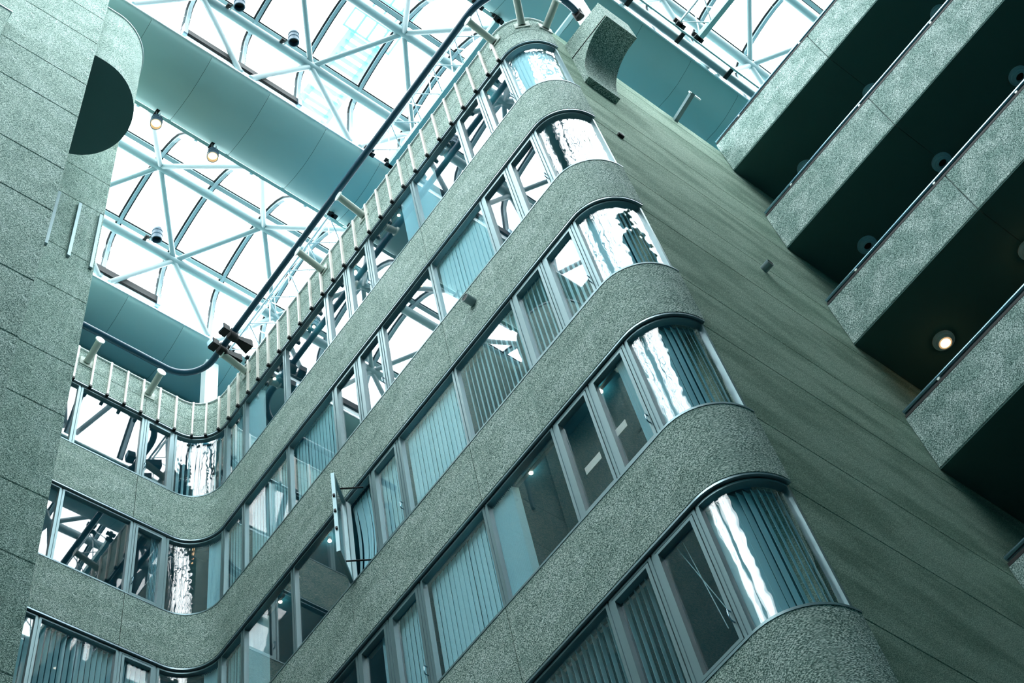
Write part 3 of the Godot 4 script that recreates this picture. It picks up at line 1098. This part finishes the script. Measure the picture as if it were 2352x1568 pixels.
func gantries() -> void:
	for g in [[Vector3(9.72, 31.65, -5.55), 4.0, "over the upper half of the facade"], [Vector3(9.88, 31.65, -11.40), 4.2, "over the hollow corner"], [Vector3(13.75, 31.75, 0.7), 3.9, "beyond the bracket, over the side wall"]]:
		var at: Vector3 = g[0]
		var L: float = g[1]
		var t := thing("roof_gantry", "light steel maintenance gantry spanning two roof beams, " + g[2], "gantry", "maintenance gantries under the roof", "", at)
		var wide := 0.5
		for c in [Vector3(-wide, 0.0, 0), Vector3(wide * 0.2, 0.0, 0), Vector3(-wide * 0.4, 0.75, 0)]:
			var st := new_st()
			if c.x > 0:
				box(st, c + Vector3(-0.06, -0.1, -L), c + Vector3(0.06, 0.1, 0))
			else:
				rod(st, c, c + Vector3(0, 0, -L), 0.024, 10)
			part("chord", st, "beam_paint" if c.x > 0 else "rim_white", t)
		var n := 5
		for k in n:
			var z0 := -L * k / n
			var z1 := -L * (k + 0.5) / n
			var z2 := -L * (k + 1.0) / n
			for pr in [[Vector3(-wide, 0, z0), Vector3(-wide * 0.4, 0.75, z1)], [Vector3(-wide * 0.4, 0.75, z1), Vector3(-wide, 0, z2)], [Vector3(wide * 0.2, 0, z0), Vector3(-wide * 0.4, 0.75, z1)], [Vector3(-wide * 0.4, 0.75, z1), Vector3(wide * 0.2, 0, z2)], [Vector3(-wide, 0, z0), Vector3(wide * 0.2, 0, z1)], [Vector3(wide * 0.2, 0, z1), Vector3(-wide, 0, z2)]]:
				var st := new_st()
				rod(st, pr[0], pr[1], 0.014, 8)
				part("lacing", st, "rim_white", t)
		for z in [0.06, -L - 0.06]:
			for x in [-wide * 0.9, wide * 0.2]:
				var st := new_st()
				box(st, Vector3(x - 0.035, -0.05, z - 0.035), Vector3(x + 0.035, 0.3, z + 0.035))
				for y in [-0.05, 0.18]:
					box(st, Vector3(x - 0.12, y, z - 0.05), Vector3(x + 0.12, y + 0.05, z + 0.05))
				part("beam_clamp", st, "dark_metal", t)
	# rails for the gantries under the beams' rims in the bay over the side wall
	var r := thing("gantry_track", "perforated steel track along the roof beam nearest the side wall", "rail", "", "", Vector3(4.0, 31.9, -3.35))
	var st3 := new_st()
	box(st3, Vector3(0, -0.09, -0.02), Vector3(16, 0.09, 0.02))
	part("web", st3, "beam_paint", r)
	st3 = new_st()
	rod(st3, Vector3(0, 0.12, -0.22), Vector3(16, 0.12, -0.22), 0.1, 14)
	part("tube", st3, "steel_paint", r)
	for k in 10:
		st3 = new_st()
		box(st3, Vector3(0.5 + k * 1.5, -0.02, -0.3), Vector3(0.6 + k * 1.5, 0.02, 0.02))
		part("hanger", st3, "dark_metal", r)

func globes() -> void:
	var spec := []
	for z in [-6.02, -7.52, -9.0, -10.5, -12.0, -13.46]:
		spec.append([0, z])
	for z in [-12.0, -13.46]:
		spec.append([2, z])
	for z in [-6.02, -7.52]:
		spec.append([3, z])
	var n := 0
	for s in spec:
		n += 1
		var k: int = s[0]
		globe(Vector3(9.17, HEAD - STOREY * k - 0.01, s[1]), "glowing globe lamp inside the %s window row, %s from the rounded corner" % [rows[k], words[n - 1 if k == 0 else (n - 7 if k == 2 else n - 9)]])
	globe(Vector3(5.25, HEAD - STOREY * 2 - 0.01, -15.92), "small glowing globe lamp inside the rear wing's third window row")

func globe(at: Vector3, label: String) -> void:
	var t := thing("globe_lamp", label, "lamp", "globe lamps behind the windows", "", at)
	var st := new_st()
	rod(st, Vector3(0, 0.0, 0), Vector3(0, 0.06, 0), 0.02, 10)
	part("socket", st, "plate_white", t)
	st = new_st()
	var pr := []
	for k in 9:
		var a := -PI / 2 + PI * k / 8.0
		pr.append([0.032 * cos(a) if k > 0 and k < 8 else 0.0, -0.03 + 0.032 * sin(a)])
	lathe(st, pr, Transform3D.IDENTITY, 14)
	part("lamp_glow", st, "globe_glow", t)
	lamp_in(t, Vector3(0, -0.03, 0), Color(1, 0.96, 0.88), 0.012, 0.02)

func small_things() -> void:
	# pipe ends in the concrete
	for p in [[Vector3(8.92, 20.86, -7.51), Vector3(-1, 0, 0), "short black-mouthed pipe end poking from the third spandrel of the facade"], [Vector3(12.76, 21.2, -4.53), Vector3(0, 0, 1), "short black-mouthed pipe end poking from the side wall"]]:
		var t := thing("pipe_end", p[2], "pipe", "", "", p[0])
		var st := new_st()
		lathe(st, [[0.075, -0.02], [0.075, 0.17], [0.067, 0.17], [0.067, 0.02], [0.0, 0.02]], Transform3D(frame_of(p[1]), Vector3.ZERO), 20)
		part("sleeve", st, "steel_paint", t)
		st = new_st()
		lathe(st, [[0.0, 0.164], [0.068, 0.164]], Transform3D(frame_of(p[1]), Vector3.ZERO), 20)
		part("mouth", st, "gasket", t)
	var b := thing("junction_box", "tiny dark box fixed on the side wall by the second curved window", "box", "", "", Vector3(10.28, 23.55, -4.53))
	var s := new_st()
	chamfer(s, Vector3(-0.06, -0.03, 0), Vector3(0.06, 0.03, 0.06), 0.006)
	part("case", s, "dark_metal", b)
	s = new_st()
	box(s, Vector3(-0.065, 0.03, 0), Vector3(0.065, 0.045, 0.065))
	part("lid", s, "plate_white", b)
	# stub with plate on top of the side wall
	var t2 := thing("wall_stub", "pale stub with a thin plate standing out from the side wall's top, beside the galleries", "bracket", "", "", Vector3(13.15, 28.42, -4.55))
	s = new_st()
	bar(s, Vector3(0, 0, 0), Vector3(-0.02, 0.16, 0.66), 0.12, 0.09, Vector3.RIGHT)
	part("arm", s, "steel_paint", t2)
	s = new_st()
	box(s, Vector3(-0.10, 0.10, 0.63), Vector3(0.2, 0.2, 0.66))
	part("plate", s, "rim_white", t2)
	# sheets of paper stuck inside two panes
	for p in [[Vector3(9.06, 15.13, -5.91), 0.30, "white paper notice stuck inside the fourth row's first casement"], [Vector3(9.06, 15.08, -6.43), 0.30, "white paper notice stuck inside the fourth row's second casement"]]:
		var t := thing("paper_notice", p[2], "notice", "", "", p[0])
		s = new_st()
		box(s, Vector3(-0.001, -0.07, -p[1] / 2), Vector3(0.001, 0.07, p[1] / 2))
		part("sheet", s, "paper", t)
	# loose cords in the lowest casement
	var c := thing("blind_cord", "loose pale cords hanging inside the lowest row's first casement", "cord", "", "", Vector3(9.14, 12.7, -5.75))
	for k in 2:
		s = new_st()
		var pts := []
		for m in 15:
			var f := m / 14.0
			pts.append(Vector3(0, -1.55 * f, -0.05 + 0.1 * k + (0.34 * f if k == 0 else 0.12 * f)))
		if k == 0:
			for m in 6:
				pts.append(Vector3(0, -1.55 + 0.02 * m * m, 0.29 + 0.035 * (m + 1)))
		pipe(s, pts, 0.006, 6)
		part("cord", s, "blind", c)
	# roof vents standing open along the beam rims
	for v in [[4.53, 7.45, -9.74, "over the middle roof beam"], [4.6, 7.46, -15.74, "over the rear roof beam"]]:
		var t := thing("smoke_vent", "long dark-framed vent flap along the rim " + v[3], "vent", "", "", Vector3(v[0], 32.1, v[2]))
		var L: float = v[1] - v[0]
		s = new_st()
		box(s, Vector3(0, 0.16, -0.02), Vector3(L, 0.42, 0.05))
		part("frame", s, "dark_metal", t)
		s = new_st()
		box(s, Vector3(0, 0.0, -0.03), Vector3(L, 0.16, -0.01))
		part("flap", s, "rim_white", t)
		for x in [0.0, L]:
			s = new_st()
			box(s, Vector3(x - 0.05, -0.05, -0.05), Vector3(x + 0.05, 0.5, 0.10))
			part("actuator", s, "rail_chrome", t)

func roof_stair() -> void:
	var t := thing("roof_stair", "pale blue outdoor stair with a mesh landing seen faintly through the roof glass", "stair")
	var a := Vector3(10.68, 44.2, -14.15)
	var b := Vector3(11.16, 45.9, -10.86)
	var st := new_st()
	for s in [-0.51, 0.51]:
		bar(st, a + Vector3(s, 0, 0), b + Vector3(s, 0, 0), 0.07, 0.24, Vector3.RIGHT)
		var o := part("stringer", st, "stair_panel", t)
		st = new_st()
	for k in 14:
		var p := a.lerp(b, (k + 0.5) / 14.0)
		st = new_st()
		box(st, p + Vector3(-0.51, -0.02, -0.085), p + Vector3(0.51, 0.02, 0.06))
		part("tread", st, "stair_panel", t)
	var l := b + Vector3(0, 0, -0.0)
	for k in 5:
		st = new_st()
		box(st, l + Vector3(-0.85 + k * 0.425 - 0.03, -0.06, 0), l + Vector3(-0.85 + k * 0.425 + 0.03, 0.06, 2.7))
		part("landing_bar", st, "stair_panel", t)
	for k in 5:
		st = new_st()
		box(st, l + Vector3(-0.88, -0.05, k * 0.66 - 0.02), l + Vector3(0.88, 0.05, k * 0.66 + 0.04))
		part("landing_bar", st, "stair_panel", t)
	st = new_st()
	for k in 14:
		box(st, l + Vector3(-0.85 + k * 0.122, 0.0, 0), l + Vector3(-0.84 + k * 0.122, 0.02, 2.7))
	for k in 22:
		box(st, l + Vector3(-0.85, 0.0, k * 0.122), l + Vector3(0.85, 0.02, k * 0.122 + 0.01))
	var mesh := part("landing_mesh", st, "stair_panel", t)
	mesh.set_meta("kind", "stuff")
